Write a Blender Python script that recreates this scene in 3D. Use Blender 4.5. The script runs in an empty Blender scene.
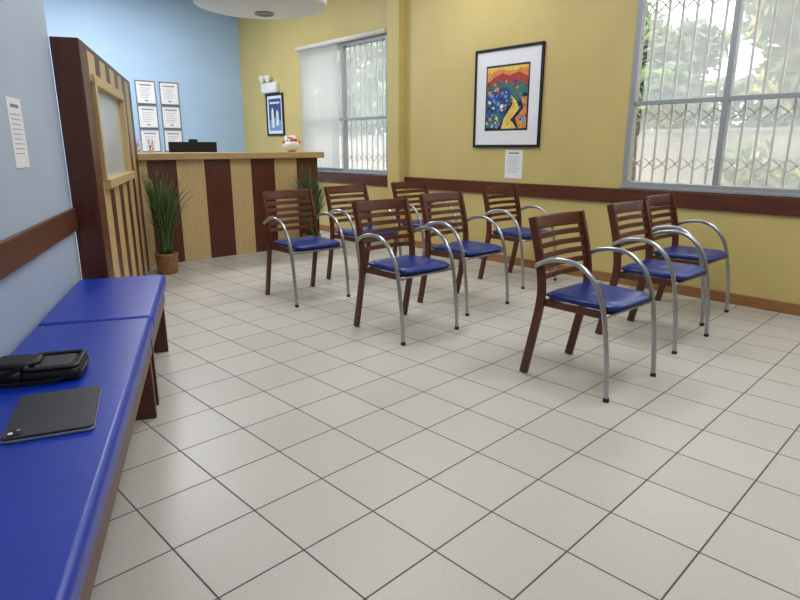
import bpy, bmesh, math, random
from mathutils import Vector, Matrix
random.seed(7)
D=bpy.data
scn=bpy.context.scene
scn.view_settings.view_transform='Standard'

# ---------------------------------------------------------------- materials
def s2l(v):
    v/=255.0
    return v/12.92 if v<=0.04045 else ((v+0.055)/1.055)**2.4
def rgb(r,g,b): return (s2l(r),s2l(g),s2l(b),1)
def mat(name,col,rough=.5,metal=0,noise=0,nscale=8,bump=0,bscale=60,spec=.5,coat=0,emit=0,stretch=None):
    m=D.materials.new(name); m.use_nodes=True
    nt=m.node_tree; b=nt.nodes['Principled BSDF']
    b.inputs['Base Color'].default_value=col
    b.inputs['Roughness'].default_value=rough
    b.inputs['Metallic'].default_value=metal
    b.inputs['Specular IOR Level'].default_value=spec
    b.inputs['Coat Weight'].default_value=coat
    b.inputs['Coat Roughness'].default_value=.25
    tc=nt.nodes.new('ShaderNodeTexCoord')
    src=tc.outputs['Object']
    if stretch:
        mp=nt.nodes.new('ShaderNodeMapping'); mp.inputs['Scale'].default_value=stretch
        nt.links.new(src,mp.inputs[0]); src=mp.outputs[0]
    if noise:
        n=nt.nodes.new('ShaderNodeTexNoise'); n.inputs['Scale'].default_value=nscale; n.inputs['Detail'].default_value=4
        nt.links.new(src,n.inputs['Vector'])
        r=nt.nodes.new('ShaderNodeValToRGB')
        r.color_ramp.elements[0].position=.3; r.color_ramp.elements[1].position=.7
        r.color_ramp.elements[0].color=tuple(max(0,c*(1-noise)) for c in col[:3])+(1,)
        r.color_ramp.elements[1].color=tuple(min(1,c*(1+noise)) for c in col[:3])+(1,)
        nt.links.new(n.outputs['Fac'],r.inputs[0]); nt.links.new(r.outputs[0],b.inputs['Base Color'])
    if bump:
        n2=nt.nodes.new('ShaderNodeTexNoise'); n2.inputs['Scale'].default_value=bscale
        nt.links.new(src,n2.inputs['Vector'])
        bp=nt.nodes.new('ShaderNodeBump'); bp.inputs['Strength'].default_value=bump; bp.inputs['Distance'].default_value=.01
        nt.links.new(n2.outputs['Fac'],bp.inputs['Height']); nt.links.new(bp.outputs[0],b.inputs['Normal'])
    return m

M={}
M['yellow']=mat('paint_yellow',rgb(202,183,118),.5,noise=.04,nscale=2,bump=.1,bscale=120)
M['blue']=mat('paint_blue',rgb(172,202,234),.6,noise=.03,nscale=2,bump=.1,bscale=120)
M['blueL']=mat('paint_blue_grey',rgb(174,190,212),.55,noise=.04,nscale=2,bump=.1,bscale=120)
M['white']=mat('paint_white',rgb(232,235,238),.6,noise=.02)
M['ceil']=mat('ceiling_paint',rgb(222,226,230),.8,noise=.02)
M['wood']=mat('mahogany',rgb(84,40,28),.35,noise=.25,nscale=6,stretch=(8,8,1))
M['woodrail']=mat('rail_wood',rgb(90,48,32),.35,noise=.2,nscale=5,stretch=(6,1,6))
M['base']=mat('baseboard_wood',rgb(150,106,62),.45,noise=.15,nscale=5,stretch=(6,1,6))
M['chairwood']=mat('chair_wood',rgb(90,46,30),.3,noise=.2,nscale=10,stretch=(3,3,1))
M['tan']=mat('tan_laminate',rgb(196,170,122),.4,noise=.08,nscale=6,stretch=(6,6,1))
M['ctop']=mat('counter_top',rgb(186,156,112),.3,noise=.1,nscale=5,stretch=(1,6,6))
M['metal']=mat('satin_metal',rgb(176,179,184),.28,metal=.85,noise=.04)
M['alu']=mat('aluminium_frame',rgb(158,162,166),.4,metal=.2,noise=.04)
M['vinyl']=mat('blue_vinyl',rgb(2,48,164),.38,noise=.06,nscale=5,bump=.12,bscale=18,coat=.15)
M['vinyl2']=mat('blue_vinyl_seat',rgb(8,42,122),.3,noise=.1,nscale=9,bump=.1,bscale=40)
M['black']=mat('black_plastic',rgb(20,20,22),.4,noise=.2)
M['bagblack']=mat('black_leather',rgb(14,14,16),.5,noise=.3,nscale=20,bump=.2,bscale=80)
M['baggrey']=mat('case_panel',rgb(52,54,60),.5,noise=.2,nscale=20)
M['tablet']=mat('tablet_case',rgb(46,48,56),.45,noise=.1,nscale=30)
M['paper']=mat('paper',rgb(232,234,238),.7,noise=.02)
M['ink']=mat('ink',rgb(130,134,142),.7,noise=.05)
M['screw']=mat('lamp_white',rgb(230,230,222),.4,noise=.02)
M['grille']=mat('grille_paint',rgb(205,200,192),.5,noise=.04)
M['frost']=mat('frosted_pane',rgb(196,206,212),.25,noise=.04,nscale=3)
M['leaf']=mat('leaf_green',rgb(84,110,58),.5,noise=.4,nscale=14)
M['leaf2']=mat('leaf_dark',rgb(52,78,44),.5,noise=.4,nscale=14)
M['wicker']=mat('wicker',rgb(140,104,66),.7,noise=.4,nscale=50,bump=.5,bscale=90)
M['soil']=mat('soil',rgb(50,38,28),.9,noise=.4,nscale=40)
for n,c in dict(a_or=(222,140,70),a_red=(168,64,56),a_pur=(86,84,136),a_yel=(232,198,96),a_blue=(44,76,142),a_dk=(26,32,52),a_wh=(226,222,210),a_gr=(66,112,104),a_sky=(110,156,206),pink=(226,120,130),red=(196,40,50)).items():
    M[n]=mat('pigment_'+n,rgb(*c),.5,noise=.25,nscale=30)

TILE=.285; TILE_OX=-.028; TILE_OY=.105
def floor_mat():
    m=D.materials.new('ceramic_tiles'); m.use_nodes=True; nt=m.node_tree; b=nt.nodes['Principled BSDF']
    tc=nt.nodes.new('ShaderNodeTexCoord'); mp=nt.nodes.new('ShaderNodeMapping')
    mp.inputs['Location'].default_value=(TILE_OX,TILE_OY,0); mp.inputs['Rotation'].default_value=(0,0,math.radians(-2.5))
    nt.links.new(tc.outputs['Object'],mp.inputs[0])
    br=nt.nodes.new('ShaderNodeTexBrick'); br.offset=0; br.squash=1
    br.inputs['Scale'].default_value=1
    br.inputs['Brick Width'].default_value=TILE; br.inputs['Row Height'].default_value=TILE
    br.inputs['Mortar Size'].default_value=.0032; br.inputs['Mortar Smooth'].default_value=.2
    br.inputs['Color1'].default_value=rgb(196,193,187); br.inputs['Color2'].default_value=rgb(190,187,181)
    br.inputs['Mortar'].default_value=rgb(86,82,78)
    nt.links.new(mp.outputs[0],br.inputs['Vector'])
    n=nt.nodes.new('ShaderNodeTexNoise'); n.inputs['Scale'].default_value=110; n.inputs['Detail'].default_value=6
    nt.links.new(tc.outputs['Object'],n.inputs['Vector'])
    mr=nt.nodes.new('ShaderNodeMapRange'); mr.inputs[3].default_value=.82; mr.inputs[4].default_value=1.12
    nt.links.new(n.outputs['Fac'],mr.inputs[0])
    n2=nt.nodes.new('ShaderNodeTexNoise'); n2.inputs['Scale'].default_value=1.3
    nt.links.new(tc.outputs['Object'],n2.inputs['Vector'])
    mr2=nt.nodes.new('ShaderNodeMapRange'); mr2.inputs[3].default_value=.92; mr2.inputs[4].default_value=1.06
    nt.links.new(n2.outputs['Fac'],mr2.inputs[0])
    mu=nt.nodes.new('ShaderNodeMath'); mu.operation='MULTIPLY'
    nt.links.new(mr.outputs[0],mu.inputs[0]); nt.links.new(mr2.outputs[0],mu.inputs[1])
    mx=nt.nodes.new('ShaderNodeVectorMath'); mx.operation='SCALE'
    nt.links.new(br.outputs['Color'],mx.inputs[0]); nt.links.new(mu.outputs[0],mx.inputs['Scale'])
    nt.links.new(mx.outputs[0],b.inputs['Base Color'])
    rr=nt.nodes.new('ShaderNodeMapRange'); rr.inputs[3].default_value=.36; rr.inputs[4].default_value=.85
    nt.links.new(br.outputs['Fac'],rr.inputs[0]); nt.links.new(rr.outputs[0],b.inputs['Roughness'])
    bp=nt.nodes.new('ShaderNodeBump'); bp.invert=True; bp.inputs['Strength'].default_value=.4; bp.inputs['Distance'].default_value=.003
    nt.links.new(br.outputs['Fac'],bp.inputs['Height']); nt.links.new(bp.outputs[0],b.inputs['Normal'])
    return m
M['floor']=floor_mat()

def mix_mat(name,fac,kind,col,rough=.05):
    m=D.materials.new(name); m.use_nodes=True; nt=m.node_tree; nt.nodes.clear()
    o=nt.nodes.new('ShaderNodeOutputMaterial'); mx=nt.nodes.new('ShaderNodeMixShader'); mx.inputs[0].default_value=fac
    t=nt.nodes.new('ShaderNodeBsdfTransparent')
    nt.links.new(t.outputs[0],mx.inputs[1])
    if kind=='glass':
        g=nt.nodes.new('ShaderNodeBsdfGlossy'); g.inputs['Color'].default_value=col; g.inputs['Roughness'].default_value=rough
        nt.links.new(g.outputs[0],mx.inputs[2])
    else:
        d=nt.nodes.new('ShaderNodeBsdfDiffuse'); d.inputs[0].default_value=col
        tr=nt.nodes.new('ShaderNodeBsdfTranslucent'); tr.inputs[0].default_value=col
        m2=nt.nodes.new('ShaderNodeMixShader'); m2.inputs[0].default_value=.7
        nt.links.new(d.outputs[0],m2.inputs[1]); nt.links.new(tr.outputs[0],m2.inputs[2]); nt.links.new(m2.outputs[0],mx.inputs[2])
    nt.links.new(mx.outputs[0],o.inputs[0]); return m
M['glass']=mix_mat('window_glass',.06,'glass',(1,1,1,1))
M['screen']=mix_mat('sheer_screen',.36,'cloth',rgb(240,240,236))
M['shade']=mix_mat('roller_shade_cloth',.5,'cloth',rgb(225,226,224))
M['cup']=mix_mat('clear_glass',.3,'glass',(.9,.95,1,1))

# ---------------------------------------------------------------- mesh helpers
class MB:
    def __init__(s): s.bm=bmesh.new(); s.mats=[]
    def mi(s,m):
        m=M[m]
        if m not in s.mats: s.mats.append(m)
        return s.mats.index(m)
    def box(s,lo,hi,m,bev=0,seg=2,rz=None):
        c=[(a+b)/2 for a,b in zip(lo,hi)]; d=[abs(b-a) for a,b in zip(lo,hi)]
        mt=Matrix.Translation(c)
        if rz: mt=mt@Matrix.Rotation(rz,4,'Z')
        mt=mt@Matrix.Diagonal((*d,1))
        r=bmesh.ops.create_cube(s.bm,size=1,matrix=mt); vs=r['verts']
        fs=set(f for v in vs for f in v.link_faces)
        k=s.mi(m)
        for f in fs: f.material_index=k
        if bev:
            es=list(set(e for v in vs for e in v.link_edges))
            r2=bmesh.ops.bevel(s.bm,geom=es,offset=bev,segments=seg,profile=.5,affect='EDGES')
            for f in r2['faces']: f.material_index=k; f.smooth=seg>1
    def sweep(s,pts,w,h,m,ref=(1,0,0),seg=0,taper=None):
        k=s.mi(m); ref=Vector(ref); pts=[Vector(p) for p in pts]; rings=[]
        for i,p in enumerate(pts):
            t=(pts[min(i+1,len(pts)-1)]-pts[max(i-1,0)]).normalized()
            a=(ref-t*ref.dot(t)).normalized(); n=t.cross(a)
            q=taper(i/(len(pts)-1)) if taper else 1
            if seg: ring=[s.bm.verts.new(p+(a*math.cos(j*2*math.pi/seg)*w+n*math.sin(j*2*math.pi/seg)*h)*q) for j in range(seg)]
            else:
                c=.25
                prof=[(-1,-1+c),(-1,1-c),(-1+c,1),(1-c,1),(1,1-c),(1,-1+c),(1-c,-1),(-1+c,-1)]
                ring=[s.bm.verts.new(p+(a*x*w/2+n*y*h/2)*q) for x,y in prof]
            rings.append(ring)
        N=len(rings[0])
        for a,b in zip(rings,rings[1:]):
            for j in range(N):
                f=s.bm.faces.new((a[j],a[(j+1)%N],b[(j+1)%N],b[j])); f.material_index=k; f.smooth=bool(seg)
        for r in (rings[0],rings[-1]):
            f=s.bm.faces.new(r); f.material_index=k
    def poly(s,pts,m):
        f=s.bm.faces.new([s.bm.verts.new(p) for p in pts]); f.material_index=s.mi(m)
    def prism(s,outline,z0,z1,m,inset=0):
        k=s.mi(m); c=Vector((sum(p[0] for p in outline)/len(outline),sum(p[1] for p in outline)/len(outline)))
        def ring(z,i):
            out=[]
            for p in outline:
                v=Vector(p)-c; L=v.length; v=v*(max(L-i,.001)/L)+c; out.append(s.bm.verts.new((v.x,v.y,z)))
            return out
        h=z1-z0
        R=[ring(z0,inset*.6),ring(z0+h*.2,0),ring(z0+h*.6,0),ring(z0+h*.85,inset*.35),ring(z1,inset)]
        n=len(outline)
        for a,b in zip(R,R[1:]):
            for j in range(n):
                f=s.bm.faces.new((a[j],a[(j+1)%n],b[(j+1)%n],b[j])); f.material_index=k; f.smooth=True
        for r in (R[0],R[-1]):
            f=s.bm.faces.new(r); f.material_index=k
    def lathe(s,prof,m,c=(0,0,0),n=32,sx=1,sy=1,smooth=True,caps=True):
        k=s.mi(m); rings=[]
        for r,z in prof:
            rings.append([s.bm.verts.new((c[0]+r*sx*math.cos(i*2*math.pi/n),c[1]+r*sy*math.sin(i*2*math.pi/n),c[2]+z)) for i in range(n)])
        for a,b in zip(rings,rings[1:]):
            for j in range(n):
                f=s.bm.faces.new((a[j],a[(j+1)%n],b[(j+1)%n],b[j])); f.material_index=k; f.smooth=smooth
        if caps:
            for r in (rings[0],rings[-1]):
                f=s.bm.faces.new(r); f.material_index=k
    def ball(s,c,r,m,sub=2,sc=(1,1,1),jit=0):
        res=bmesh.ops.create_icosphere(s.bm,subdivisions=sub,radius=r,matrix=Matrix.Translation(c)@Matrix.Diagonal((*sc,1)))
        k=s.mi(m)
        for v in res['verts']:
            if jit: v.co+=Vector((random.uniform(-1,1),random.uniform(-1,1),random.uniform(-1,1)))*jit
            for f in v.link_faces: f.material_index=k; f.smooth=True
    def mesh(s,name,recalc=True):
        if recalc: bmesh.ops.recalc_face_normals(s.bm,faces=s.bm.faces)
        me=D.meshes.new(name); s.bm.to_mesh(me); s.bm.free()
        for m in s.mats: me.materials.append(m)
        return me
    def obj(s,name,loc=(0,0,0),rz=0,parent=None):
        return link(name,s.mesh(name),loc,rz,parent)
def link(name,data,loc=(0,0,0),rz=0,parent=None):
    o=D.objects.new(name,data); o.location=loc; o.rotation_euler=(0,0,rz)
    scn.collection.objects.link(o)
    if parent: o.parent=parent
    return o
def empty(name,loc=(0,0,0),rz=0):
    e=link(name,None,loc,rz); e.empty_display_size=.1; return e
def smooth(pts,n=5):
    P=[Vector(p) for p in pts]; P=[2*P[0]-P[1]]+P+[2*P[-1]-P[-2]]; out=[]
    for i in range(1,len(P)-2):
        for k in range(n):
            t=k/n; a,b,c,d=P[i-1],P[i],P[i+1],P[i+2]
            out.append(.5*((2*b)+(-a+c)*t+(2*a-5*b+4*c-d)*t*t+(-a+3*b-3*c+d)*t**3))
    out.append(P[-2]); return out
def rrect(x0,y0,x1,y1,r,n=6):
    out=[]
    for cx,cy,a in ((x1-r,y1-r,0),(x0+r,y1-r,90),(x0+r,y0+r,180),(x1-r,y0+r,270)):
        for i in range(n+1):
            t=math.radians(a+90*i/n); out.append((cx+r*math.cos(t),cy+r*math.sin(t)))
    return out

# ---------------------------------------------------------------- room
XW=4.95; H=3.4; YB=9.4; YF=-2.6
LO=(.27,2.459,0); LR=math.radians(-24.2)      # left-wall frame: local x = into room, local y = along wall
b=MB(); b.box((-3.2,YF-.15,-.1),(XW+.15,YB+.15,0),'floor'); b.obj('floor')
b=MB(); b.box((-3.2,YF-.15,H),(XW+.15,YB+.15,H+.1),'ceil'); b.obj('ceiling')
b=MB(); b.box((-.15,-5.6,0),(0,1.525,H),'blueL'); b.obj('wall_left',LO,LR)
b=MB(); b.box((.35,YB,0),(XW+.15,YB+.15,H),'blue'); b.obj('wall_back')
b=MB(); b.box((.35,3.95,0),(.5,YB,H),'blue')
b.box((.5,3.95,0),(.78,4.05,H),'blue'); b.obj('wall_reception')
b=MB(); b.box((-3.2,YF-.15,0),(XW+.15,YF,H),'yellow'); b.obj('wall_front')
W1=(.30,2.60); W2=(5.70,7.56); ZS,ZT=.86,2.5
b=MB()
def seg(y0,y1,z0,z1): b.box((XW,y0,z0),(XW+.15,y1,z1),'yellow')
seg(YF,W1[0],0,H); seg(W1[1],W2[0],0,H); seg(W2[1],YB,0,H)
for w in (W1,W2): seg(w[0],w[1],0,ZS); seg(w[0],w[1],ZT,H)
b.obj('wall_right')
b=MB(); b.box((4.85,5.41,0),(XW,5.62,H),'yellow',.004,1); b.obj('pillar')
b=MB(); b.box((XW-.022,YF,.715),(XW,5.40,.843),'woodrail',.006); b.obj('trim_1')
b=MB(); b.box((XW-.022,5.63,.715),(XW,9.38,.843),'woodrail',.006); b.obj('trim_2')
b=MB(); b.box((0,-5.4,.728),(.024,1.50,.856),'woodrail',.006); b.obj('trim_3',LO,LR)
b=MB(); b.box((XW-.015,YF,0),(XW,5.40,.085),'base',.004); b.obj('baseboard_right')
b=MB(); b.box((XW-.015,5.63,0),(XW,9.38,.085),'base',.004); b.obj('baseboard_rear')
b=MB(); b.box((0,-5.4,0),(.015,1.50,.085),'base',.004); b.obj('baseboard_left',LO,LR)

# ---------------------------------------------------------------- windows
def window(name,y0,y1,mull,shade=False):
    e=empty(name,(XW,0,0))
    b=MB(); x0,x1=.0,.06
    f=.045
    b.box((x0-.01,y0,ZS),(x1,y1,ZS+f),'alu',.004); b.box((x0-.01,y0,ZT-f),(x1,y1,ZT),'alu',.004)
    b.box((x0-.01,y0,ZS+f),(x1,y0+f,ZT-f),'alu',.004); b.box((x0-.01,y1-f,ZS+f),(x1,y1,ZT-f),'alu',.004)
    y=y1-mull
    while y>y0+.2:
        b.box((x0,y-.022,ZS+f),(x1,y+.022,ZT-f),'alu',.004); y-=mull
    b.box((x0+.005,y0+f,1.53),(x1-.005,y1-f,1.565),'alu',.003)
    b.box((-.02,y0-.01,ZS-.012),(.0,y1+.01,ZS+.012),'alu',.003)
    b.obj('frame',parent=e)
    b=MB(); b.box((.03,y0+f,ZS+f),(.034,y1-f,ZT-f),'glass'); b.obj('glass',parent=e)
    b=MB(); b.poly([(.136,y0+f,ZS+f),(.136,y1-f,ZS+f),(.136,y1-f,ZT-f),(.136,y0+f,ZT-f)],'screen'); b.obj('insect_screen',parent=e)
    b=MB(); n=int((y1-y0)/.105); st=(y1-y0)/n
    for i in range(1,n):
        yy=y0+i*st; b.box((.088,yy-.008,ZS),(.102,yy+.008,ZT),'grille')
    for zc in (1.06,1.44,2.30):
        for i in range(n):
            a=y0+i*st; c=a+st; pts=[]
            for q in (1,-1):
                b.sweep(smooth([(.108,a,zc-q*.05),(.108,(a+c)/2,zc+q*.012),(.108,c,zc+q*.05)],3),.006,.010,'grille')
    b.box((.085,y0,ZS+.02),(.11,y1,ZS+.045),'grille'); b.box((.085,y0,ZT-.05),(.11,y1,ZT-.02),'grille')
    b.obj('security_grille',parent=e)
    return e
window('window_1',W1[0],W1[1],.765)
window('window_2',W2[0],W2[1],.93)
e=empty('roller_blind',(XW-.05,0,0))
b=MB(); b.sweep([(0,W2[0]+.0,2.52),(0,W2[1]+.06,2.52)],.028,.028,'screw',ref=(1,0,0),seg=14); b.obj('roller',parent=e)
b=MB(); b.box((-.002,6.66,.93),(.002,7.58,2.50),'shade'); b.box((-.008,6.66,.91),(.008,7.58,.935),'screw',.004); b.obj('cloth',parent=e)

# ---------------------------------------------------------------- wall art
def framed(name,cx,cy,z0,w,h,rz,fm,fw,margin,art):
    e=MB()
    t=.025
    e.box((-w/2,-t,0),(w/2,0,fw),fm,.003,1); e.box((-w/2,-t,h-fw),(w/2,0,h),fm,.003,1)
    e.box((-w/2,-t,fw),(-w/2+fw,0,h-fw),fm,.003,1); e.box((w/2-fw,-t,fw),(w/2,0,h-fw),fm,.003,1)
    e.box((-w/2+fw,-.012,fw),(w/2-fw,-.004,h-fw),'paper')
    aw=w-2*fw-2*margin; ah=h-2*fw-2*margin*1.1
    def P(pts,m,l):
        e.poly([((u-.5)*aw,-.013-l*.0007,h/2+(v-.5)*ah) for u,v in pts],m)
    art(P)
    return e.obj(name,(cx,cy,z0),rz)
def art_big(P):
    P([(0,0),(1,0),(1,1),(0,1)],'a_dk',0)
    P([(.03,.55),(.97,.5),(.97,.97),(.03,.97)],'a_or',1)
    P([(.03,.88),(.3,.93),(.6,.90),(.97,.94),(.97,.97),(.03,.97)],'a_yel',2)
    P([(.03,.74),(.2,.82),(.38,.88),(.55,.83),(.75,.88),(.97,.80),(.97,.55),(.03,.52)],'a_red',3)
    P([(.03,.66),(.25,.72),(.45,.74),(.62,.68),(.8,.74),(.97,.66),(.97,.45),(.03,.4)],'a_gr',3.5)
    P([(.03,.56),(.25,.64),(.5,.66),(.62,.58),(.5,.3),(.35,.05),(.03,.05)],'a_blue',4)
    P([(.03,.05),(.3,.05),(.4,.2),(.3,.3),(.15,.22),(.03,.26)],'a_gr',5)
    P([(.40,.03),(.76,.03),(.62,.17),(.80,.32),(.74,.44),(.60,.54),(.66,.42),(.60,.34),(.46,.2)],'a_yel',6)
    P([(.80,.03),(.97,.03),(.97,.5),(.82,.5),(.9,.34),(.72,.18)],'a_or',6)
    def shard(u,v,s,cols,l):
        n=random.choice((4,5)); a0=random.random()*6
        P([(min(.97,max(.03,u+s*random.uniform(.6,1)*math.cos(a0+k*6.283/n))),min(.97,max(.03,v+s*.8*random.uniform(.6,1)*math.sin(a0+k*6.283/n)))) for k in range(n)],random.choice(cols),l)
    for i in range(46): shard(random.uniform(.05,.5),random.uniform(.3,.64),random.uniform(.02,.06),['a_wh','a_sky','a_gr','a_blue','a_dk','a_or','a_sky'],7+i*.02)
    for i in range(26): shard(random.uniform(.05,.38),random.uniform(.05,.28),random.uniform(.02,.06),['a_blue','a_gr','a_sky','a_wh','a_dk','a_or'],7+i*.02)
    for i in range(18): shard(random.uniform(.80,.96),random.uniform(.06,.6),random.uniform(.02,.06),['a_dk','a_gr','a_blue','a_red','a_yel','a_sky'],7+i*.02)
    for i in range(18): shard(random.uniform(.06,.94),random.uniform(.62,.76),random.uniform(.02,.05),['a_pur','a_red','a_or','a_blue','a_dk','a_gr'],7+i*.02)
    for i in range(8): shard(random.uniform(.5,.7),random.uniform(.1,.5),random.uniform(.01,.03),['a_or','a_wh','a_dk'],7+i*.02)
framed('framed_painting',XW,3.895,1.19,.84,.955,-math.pi/2,'black',.026,.125,art_big)
def art_small(P):
    P([(0,0),(1,0),(1,1),(0,1)],'a_blue',0)
    P([(.0,.0),(1,0),(1,.3),(.5,.42),(0,.3)],'a_sky',1)
    P([(.2,.1),(.42,.1),(.4,.62),(.31,.75),(.22,.62)],'a_wh',2)
    P([(.58,.15),(.8,.15),(.78,.55),(.69,.68),(.6,.55)],'a_wh',2)
    P([(.1,.84),(.9,.84),(.9,.9),(.1,.9)],'a_wh',2)
framed('framed_poster',XW,8.36,1.36,.50,.62,-math.pi/2,'black',.03,.04,art_small)
def art_cert(P):
    P([(.1,.86),(.9,.86),(.9,.93),(.1,.93)],'ink',0)
    for i in range(6):
        v=.72-.1*i; P([(.14,v),(.86-.1*(i%3),v),(.86-.1*(i%3),v+.016),(.14,v+.016)],'ink',0)
    P([(.4,.02),(.6,.02),(.6,.1),(.4,.1)],'a_sky',0)
for cx in (3.38,3.73):
    for z in (1.81,1.465,1.12):
        framed('framed_certificate',cx,YB,z,.29,.33,0,'ink',.012,.02,art_cert)
def notice(name,loc,rz,w,h):
    b=MB(); b.box((-w/2,-.003,0),(w/2,0,h),'paper')
    b.poly([(-w*.3,-.0036,h*.86),(w*.3,-.0036,h*.86),(w*.3,-.0036,h*.91),(-w*.3,-.0036,h*.91)],'ink')
    for i in range(9):
        z=h*(.76-.07*i); r=w*(.38-.06*(i%3))
        b.poly([(-w*.38,-.0036,z),(r,-.0036,z),(r,-.0036,z+h*.010),(-w*.38,-.0036,z+h*.010)],'ink')
    return b.obj(name,loc,rz)
notice('wall_notice',(XW,3.78,.885),-math.pi/2,.215,.28)
n=Vector((LO[0],LO[1],0))+Matrix.Rotation(LR,3,'Z')@Vector((0,.665,0))
notice('wall_notice',(n.x,n.y,1.11),LR+math.pi/2,.205,.29)

e=empty('emergency_light',(XW,8.45,1.99))
b=MB(); b.box((-.07,-.24,0),(0,.20,.15),'screw',.012); b.box((-.074,-.2,.03),(-.07,.02,.12),'paper'); b.obj('housing',parent=e)
for sy in (-.02,.15):
    b=MB(); b.sweep([(-.03,sy,.14),(-.03,sy,.19)],.012,.012,'screw',ref=(1,0,0),seg=10)
    b.sweep([(-.0,sy,.22),(-.05,sy,.215),(-.09,sy,.205)],.05,.05,'screw',ref=(0,1,0),seg=18,taper=lambda t:.6+.5*t)
    b.obj('lamp_head',parent=e)

# ---------------------------------------------------------------- reception counter
e=empty('reception_counter',(0,6.2,0))
x0,x1=1.82,4.22
b=MB(); b.box((x0,.02,0),(x1,.42,1.065),'wood'); b.obj('carcass',parent=e)
b=MB()
edges=[1.82,2.17,2.47,2.77,3.07,3.32,3.62,3.92,4.22]
for i in range(len(edges)-1):
    b.box((edges[i],0,0.0),(edges[i+1],.02,1.065),'wood' if i%2 else 'tan',.002,1)
b.obj('striped_front',parent=e)
b=MB(); b.box((x0-.02,-.07,1.065),(x1+.06,.45,1.135),'ctop',.008); b.obj('top',parent=e)
e=empty('striped_partition',LO,LR)
b=MB(); a0,a1=1.53,3.96; T=.146; HT=1.78
o0,o1=1.80,3.2; z0,z1=.98,1.58
b.box((0.002,a0,0),(T,a0+.03,HT),'wood',.004)
b.box((.0,a0+.03,HT-.03),(T,a1,HT),'wood',.003)
b.box((.02,a0+.03,0),(T-.02,a1,z0),'wood'); b.box((.02,a0+.03,z1),(T-.02,a1,HT-.03),'wood')
b.box((.02,a0+.03,z0),(T-.02,o0,z1),'wood'); b.box((.02,o1,z0),(T-.02,a1,z1),'wood')
b.obj('core',parent=e)
b=MB(); s=a0+.03; i=0
while s<a1-.01:
    wd=.24 if i%2 else .2
    s2=min(s+wd,a1); m='tan' if i%2 else 'wood'
    if s2>o0 and s<o1:
        b.box((T-.02,s,0),(T,s2,z0),m); b.box((T-.02,s,z1),(T,s2,HT-.03),m)
    else: b.box((T-.02,s,0),(T,s2,HT-.03),m)
    s=s2; i+=1
b.obj('stripes',parent=e)
b=MB(); f=.06
b.box((T-.05,o0,z0),(T+.02,o0+f,z1),'tan',.004); b.box((T-.05,o1-f,z0),(T+.02,o1,z1),'tan',.004)
b.box((T-.05,o0,z1-.02),(T+.02,o1,z1+f*.7),'tan',.004); b.box((T-.05,o0,z0-.04),(T+.04,o1,z0+.02),'tan',.004)
b.obj('hatch_frame',parent=e)
b=MB(); b.box((T-.035,o0+f,z0+.02),(T-.025,o1-f,z1-.02),'frost'); b.obj('hatch_pane',parent=e)

e=empty('reception_desk',(3.1,7.1,0))
b=MB(); b.box((-.9,-.33,.72),(.9,.33,.75),'ctop',.004)
b.box((-.9,-.33,0),(-.86,.33,.72),'wood'); b.box((.86,-.33,0),(.9,.33,.72),'wood'); b.box((-.86,.28,.2),(.86,.3,.72),'wood'); b.obj('body',parent=e)
e=empty('computer_monitor',(3.0,6.98,.751))
b=MB(); b.box((-.29,-.02,.14),(.29,.015,.5),'black',.008); b.box((-.05,-.03,.495),(.05,.01,.53),'black',.004); b.obj('display',parent=e)
b=MB(); b.box((-.03,.0,.01),(.03,.03,.3),'black'); b.box((-.12,-.1,0),(.12,.1,.012),'black',.003); b.obj('stand',parent=e)

e=empty('flower_arrangement',(3.98,6.4,1.135))
b=MB(); b.lathe([(.04,0),(.085,.03),(.1,.08),(.085,.12),(.08,.12)],'screw'); b.obj('bowl',parent=e)
b=MB()
for i in range(26):
    a=random.random()*6.28; r=random.random()*.1; z=.13+random.random()*.07-r*.4
    b.ball((r*math.cos(a),r*math.sin(a),z),.022,random.choice(['pink','red','paper','paper','pink']),1,jit=.004)
b.obj('blossoms',parent=e)
for (x,y,r,h) in ((2.02,6.3,.035,.1),(2.16,6.36,.04,.09),(2.30,6.4,.035,.08)):
    e=empty('glass_jar',(x,y,1.135))
    b=MB(); b.lathe([(r*.8,0),(r,.01),(r,h),(r*.9,h),(r*.9,.012)],'cup',caps=False); b.obj('glass',parent=e)
    b=MB()
    for i in range(10): b.ball((random.uniform(-r,r)*.5,random.uniform(-r,r)*.5,.015+random.random()*h*.6),.011,random.choice(['pink','red','paper']),1)
    for i in range(5):
        b.sweep([(random.uniform(-r,r)*.5,0,.02),(random.uniform(-r,r)*1.2,random.uniform(-r,r),h+.05)],.003,.003,random.choice(['paper','pink','red']),ref=(1,0,0),seg=6)
    b.obj('contents',parent=e)

e=empty('ceiling_canopy_lamp',(3.22,5.61,-.03))
b=MB(); b.lathe([(.02,2.55),(.58,2.55),(.63,2.565),(.64,2.6),(.64,2.7),(.61,2.72),(.02,2.72)],'white',n=64); b.obj('canopy',parent=e)
b=MB(); b.lathe([(.10,2.55),(.10,2.535),(.075,2.53),(.075,2.545)],'alu',c=(.16,.22,0)); b.obj('downlight',parent=e)
b=MB()
for a in range(3):
    x,y=.45*math.cos(a*2.09),.45*math.sin(a*2.09); b.sweep([(x,y,2.72),(x,y,H+.03)],.008,.008,'metal',seg=8)
b.obj('suspension_rods',parent=e)

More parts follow.
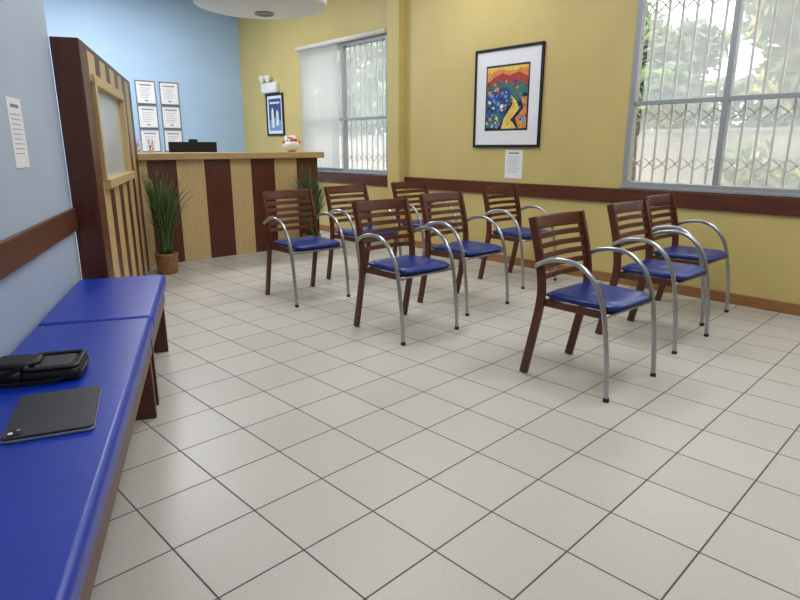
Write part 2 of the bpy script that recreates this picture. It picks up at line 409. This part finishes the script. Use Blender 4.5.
# ---------------------------------------------------------------- plants
def plant(loc,hh,n,seed,near_partition):
    random.seed(seed)
    e=empty('potted_grass_plant',loc)
    b=MB(); prof=[(.085,0)]
    for i in range(9):
        z=.01+i*.021; r=.088+.018*i/9; prof+= [(r,z),(r+.006,z+.01)]
    prof+=[(.108,.2),(.095,.2),(.09,.17)]
    b.lathe(prof,'wicker'); b.obj('wicker_pot',parent=e)
    b=MB(); b.lathe([(.01,.17),(.093,.172)],'soil'); b.obj('soil',parent=e)
    b=MB()
    for i in range(n):
        a=random.random()*6.283; r=random.random()*.055; L=hh*random.uniform(.5,1); lean=random.uniform(.05,.44)*(L/.9)
        wx,wy=math.cos(a),math.sin(a)
        if wy>.05: lean=min(lean,.22/wy)
        dn=-(.912*wx-.41*wy)
        if near_partition and dn>.05: lean=min(lean,.12/dn)
        px,py=r*math.cos(a),r*math.sin(a); pts=[]
        for k in range(8):
            t=k/7; q=lean*t**1.9
            pts.append((px+q*wx,py+q*wy,.17+(L*t)-q*.7*t*t))
        b.sweep(pts,.008,.0015,random.choice(['leaf','leaf2','leaf']),ref=(-math.sin(a),math.cos(a),0),seg=4,taper=lambda t:max(.08,1-t**2))
    b.obj('leaves',parent=e)
plant((2.10,5.72,0),.97,300,3,True)
plant((3.86,5.84,0),.97,280,5,False)

# ---------------------------------------------------------------- benches
def bench(name,s0,s1,legs):
    e=empty(name,LO,LR)
    b=MB(); b.box((.02,s0,.395),(.485,s1,.468),'vinyl',.02,4); b.obj('cushion',parent=e)
    b=MB(); b.box((.03,s0+.01,.30),(.055,s1-.01,.395),'wood'); b.box((.44,s0+.01,.30),(.468,s1-.01,.397),'wood',.003)
    b.box((.055,s1-.035,.30),(.44,s1-.01,.395),'wood'); b.box((.055,s0+.01,.30),(.44,s0+.035,.395),'wood'); b.obj('apron',parent=e)
    b=MB()
    for l in legs: b.box((.04,l-.02,0),(.46,l+.02,.31),'wood',.003)
    b.obj('leg_panels',parent=e)
bench('waiting_bench',-3.3,.385,(-3.2,-1.7,.355))
bench('waiting_bench',.40,1.335,(.5,1.30))

def onbench(n_,s_): 
    v=Vector(LO)+Matrix.Rotation(LR,3,'Z')@Vector((n_,s_,0)); return v.x,v.y
x,y=onbench(.305,-.60)
e=empty('tablet_in_case',(x,y,.469),LR+math.radians(5))
b=MB(); b.prism(rrect(-.108,-.15,.108,.15,.016),0,.007,'alu',.001); b.prism(rrect(-.107,-.149,.107,.149,.016),.007,.014,'tablet',.002)
b.obj('case',parent=e)
b=MB(); b.prism(rrect(-.095,-.14,-.06,-.10,.008),.014,.016,'black',.001)
b.lathe([(.006,.016),(.006,.0175)],'paper',c=(-.086,-.128,0),n=16); b.lathe([(.005,.016),(.005,.0175)],'alu',c=(-.070,-.112,0),n=16); b.obj('camera_bump',parent=e)
x,y=onbench(.20,-.25)
e=empty('zip_case',(x,y,.470),LR)
b=MB(); b.prism(rrect(-.045,-.095,.125,.08,.022),0,.042,'bagblack',.010); b.obj('main_pocket',parent=e)
b=MB()
rr_=rrect(-.035,-.085,.115,.07,.02)
pts=[(x_,y_,.046) for x_,y_ in rr_]+[(rr_[0][0],rr_[0][1],.046)]
b.sweep(pts,.007,.009,'bagblack',ref=(0,0,1),seg=8)
b.prism(rrect(-.015,-.06,.095,.05,.012),.040,.047,'baggrey',.003); b.obj('lid',parent=e)
b=MB(); b.prism([(-.175,-.05),(-.13,-.09),(-.05,-.085),(-.03,-.05),(-.03,.05),(-.05,.075),(-.14,.075),(-.175,.04)],0,.045,'bagblack',.014)
b.prism([(-.15,-.03),(-.12,-.06),(-.05,-.055),(.0,-.03),(-.0,.03),(-.05,.05),(-.13,.05)],.04,.062,'bagblack',.012)
b.obj('flap',parent=e)
b=MB(); b.sweep(smooth([(.122,-.08,.022),(.127,.0,.024),(.11,.075,.022),(.05,.083,.022),(-.03,.083,.022)],5),.003,.004,'baggrey',ref=(0,0,1),seg=6)
b.sweep(smooth([(-.04,-.07,.05),(-.09,-.10,.042),(-.10,-.12,.018),(-.02,-.125,.014),(.06,-.11,.014),(.09,-.09,.03)],6),.014,.003,'bagblack',ref=(0,0,1)) 
b.obj('zip_and_strap',parent=e)

# ---------------------------------------------------------------- chairs
def chair_parts():
    P={}
    w=.222
    post=smooth([(0,.25,0),(0,.208,.2),(0,.17,.40),(0,.168,.52),(0,.195,.67),(0,.245,.848)],4)
    for k,sx in (('back_post_left',-1),('back_post_right',1)):
        b=MB(); b.sweep([(sx*w,p.y,p.z) for p in post],.024,.045,'chairwood',ref=(1,0,0)); P[k]=b.mesh(k)
    def yb(z):
        for a,c in zip(post,post[1:]):
            if a.z<=z<=c.z: return a.y+(c.y-a.y)*(z-a.z)/(c.z-a.z)
        return post[-1].y
    b=MB()
    def slat(z,h,t=.014,bow=.025):
        pts=[]
        for i in range(9):
            u=-1+2*i/8; pts.append((u*w,yb(z)+bow*(1-u*u),z))
        b.sweep(pts,h,t,'chairwood',ref=(0,.2,1))
    slat(.815,.07,.018)
    for z in (.750,.698,.646,.594,.542): slat(z,.030)
    P['back_slats']=b.mesh('back_slats')
    b=MB()
    b.box((-w,-.19,.395),(-w+.022,.17,.43),'chairwood',.003); b.box((w-.022,-.19,.395),(w,.17,.43),'chairwood',.003)
    b.box((-w,.13,.395),(w,.155,.43),'chairwood',.003); b.box((-w+.01,-.19,.395),(w-.01,-.168,.43),'chairwood',.003)
    P['seat_frame']=b.mesh('seat_frame')
    b=MB(); bm=b.bm; k=b.mi('vinyl2'); N=16; g={}
    for side in (0,1):
        for i in range(N+1):
            for j in range(N+1):
                u=-1+2*i/N; v=-1+2*j/N
                r=(abs(u)**6+abs(v)**6)**(1/6) ; m_=max(abs(u),abs(v)) or 1
                s=m_/r if r else 1
                edge=max(0,(m_-.8)/.2)
                z=.470-.012*(1-u*u)*(1-v*v)-.02*edge**2.5 - (.012 if v<-.7 else 0)*((-.7-v)/.3 if v<-.7 else 0)
                if side: z=.43
                if side and m_==1: g[(side,i,j)]=g[(0,i,j)]; continue
                g[(side,i,j)]=bm.verts.new((u*s*.222,-.035+v*s*.215,z))
    for side in (0,1):
        for i in range(N):
            for j in range(N):
                q=[g[(side,i,j)],g[(side,i+1,j)],g[(side,i+1,j+1)],g[(side,i,j+1)]]
                try: f=bm.faces.new(q); f.material_index=k; f.smooth=True
                except ValueError: pass
    P['seat']=b.mesh('seat')
    arm=[(.195,.605),(.12,.642),(.03,.656),(-.05,.643),(-.12,.598),(-.175,.52),(-.207,.42),(-.23,.28),(-.247,.14),(-.256,0)]
    for kk,sx in (('arm_leg_left',-1),('arm_leg_right',1)):
        b=MB(); b.sweep(smooth([(sx*.246,y,z) for y,z in arm],5),.0125,.0125,'metal',ref=(1,0,0),seg=12)
        b.lathe([(.014,0),(.016,.004),(.014,.02)],'black',c=(sx*.246,-.256,0),n=14)
        b.sweep([(sx*.25,.19,.607),(sx*.21,.19,.607)],.008,.008,'metal',ref=(0,0,1),seg=8)
        P[kk]=b.mesh(kk)
    b=MB(); b.sweep([(-.246,-.205,.412),(.246,-.205,.412)],.009,.009,'metal',ref=(0,0,1),seg=10); P['cross_bar']=b.mesh('cross_bar')
    return P
CP=chair_parts()
def chair(x,y,r=0):
    e=empty('waiting_room_armchair',(x,y,0),math.radians(r))
    for k,me in CP.items(): link(k,me,parent=e)
for x,y,r in ((2.76,1.555,0),(3.69,1.64,1),(4.40,1.77,2),
              (2.60,2.84,0),(3.38,3.02,2),(4.38,3.25,0),
              (2.60,4.05,-1),(3.33,4.20,1),(4.19,4.27,0)):
    chair(x,y,r)

# ---------------------------------------------------------------- exterior
M['pave']=mat('paving',rgb(170,170,166),.9,noise=.1,nscale=2)
M['fence']=mat('rendered_wall',rgb(182,174,162),.9,noise=.2,nscale=2)
M['foliage']=mat('foliage',rgb(124,142,88),.8,noise=.4,nscale=3)
M['foliage2']=mat('foliage_yellow',rgb(184,174,104),.8,noise=.4,nscale=3)
M['foliage3']=mat('foliage_dark',rgb(96,116,82),.8,noise=.4,nscale=3)
M['bark']=mat('bark',rgb(110,95,80),.9,noise=.3,nscale=20)
b=MB(); b.box((5.1,-12,-.2),(24,26,-.1),'pave'); b.obj('ground_outside')
b=MB(); b.box((14,-12,-.1),(14.3,26,1.5),'fence'); b.box((13.95,-12,1.5),(14.35,26,1.58),'pave'); b.obj('boundary_wall')
random.seed(11)
def leafmesh(name,fn,n,cols,size=(.10,.2)):
    b=MB(); ks=[b.mi(c) for c in cols]
    for i in range(n):
        c=fn(); s=random.uniform(*size)
        u=Vector((random.gauss(0,1),random.gauss(0,1),random.gauss(0,1))).normalized(); v=u.orthogonal().normalized()*.5
        vs=[b.bm.verts.new(c+u*s),b.bm.verts.new(c+v*s),b.bm.verts.new(c-u*s),b.bm.verts.new(c-v*s)]
        f=b.bm.faces.new(vs); f.material_index=random.choice(ks)
    return b.mesh(name,False)
def tree(x,y,h,r,cols,n=3800):
    e=empty('garden_tree',(x,y,-.1))
    b=MB(); b.sweep(smooth([(0,0,0),(.05,.08,h*.4),(-.05,.1,h*.8)],4),.12,.12,'bark',seg=10,taper=lambda t:1-.5*t)
    for i in range(6):
        a=i*1.05; b.sweep([(0,.08,h*.45),(math.cos(a)*r*.7,math.sin(a)*r*.7,h*.9)],.05,.05,'bark',seg=6,taper=lambda t:1-.6*t,ref=(0,.3,1))
    b.obj('trunk',parent=e)
    cl=[(Vector((random.uniform(-r,r)*.7,random.uniform(-r,r)*.7,h*random.uniform(.62,1.15))),random.uniform(.3,.55)*r) for _ in range(12)]
    def fn():
        c,R=random.choice(cl); d=Vector((random.gauss(0,1),random.gauss(0,1),random.gauss(0,.8))).normalized()
        return c+d*R*random.uniform(.5,1)
    link('leaf_canopy',leafmesh('leaf_canopy',fn,n,cols),parent=e)
tree(10.5,2.4,3.6,1.5,['foliage','foliage2','foliage'],4600)
tree(11.8,6.0,3.2,1.4,['foliage','foliage3','foliage'],3600)
tree(10.5,-2.0,3.6,1.4,['foliage','foliage3'],2500)
tree(10.0,11.2,3.6,1.5,['foliage','foliage3','foliage'],2800)
tree(11.3,15.6,3.6,1.6,['foliage3','foliage'],3000)
def shrubs(name,y0,y1,n):
    cl=[(random.uniform(12.4,13.2),random.uniform(y0,y1),random.uniform(.4,.9)) for _ in range(n)]
    def fn():
        c=random.choice(cl); d=Vector((random.gauss(0,1),random.gauss(0,1),random.gauss(0,1))).normalized()*random.uniform(.2,.55)
        return Vector((c[0]+d.x,c[1]+d.y,max(.0,c[2]+d.z)))
    link(name,leafmesh(name,fn,n*170,['foliage','foliage3','foliage2'],(.08,.16)))
shrubs('garden_shrub',2.9,4.2,5)
def hf():
    return Vector((random.uniform(15.0,16.0),random.uniform(-10,24),random.uniform(.2,2.7)))
link('garden_hedge',leafmesh('garden_hedge',hf,15000,['foliage','foliage3','foliage3'],(.14,.26)))

# ---------------------------------------------------------------- lights
def troffer(x,y,p,rz=0):
    e=empty('ceiling_light_panel',(x,y,H),rz)
    b=MB(); b.box((-.62,-.32,-.05),(.62,-.3,0),'white'); b.box((-.62,.3,-.05),(.62,.32,0),'white')
    b.box((-.62,-.3,-.05),(-.6,.3,0),'white'); b.box((.6,-.3,-.05),(.62,.3,0),'white'); b.box((-.6,-.3,-.02),(.6,.3,0),'screw'); b.obj('tray',parent=e)
    l=D.lights.new('tube_light','AREA'); l.shape='RECTANGLE'; l.size=1.18; l.size_y=.58; l.energy=p; l.color=(1,.99,.975)
    o=link('tube_light',l,(0,0,-.045),0,e)
troffer(1.3,.4,36); troffer(3.4,1.0,38); troffer(2.2,3.4,34); troffer(3.9,4.2,24); troffer(2.6,7.6,105)
w=D.worlds.new('overcast_sky'); scn.world=w; w.use_nodes=True; nt=w.node_tree
bg=nt.nodes['Background']; sk=nt.nodes.new('ShaderNodeTexSky'); sk.sky_type='HOSEK_WILKIE'; sk.turbidity=8; sk.sun_direction=(-.4,.3,.8)
mx=nt.nodes.new('ShaderNodeMix'); mx.data_type='RGBA'; mx.inputs[0].default_value=.25
mx.inputs[6].default_value=(.93,.97,1,1); nt.links.new(sk.outputs[0],mx.inputs[7]); nt.links.new(mx.outputs[2],bg.inputs[0]); bg.inputs[1].default_value=4.8

cam=D.cameras.new('camera'); cam.sensor_width=36; cam.lens=26.55; cam.clip_start=.02
co=link('camera',cam,(0,0,1.2)); co.rotation_euler=(math.radians(75.4),0,math.radians(-42))
scn.camera=co
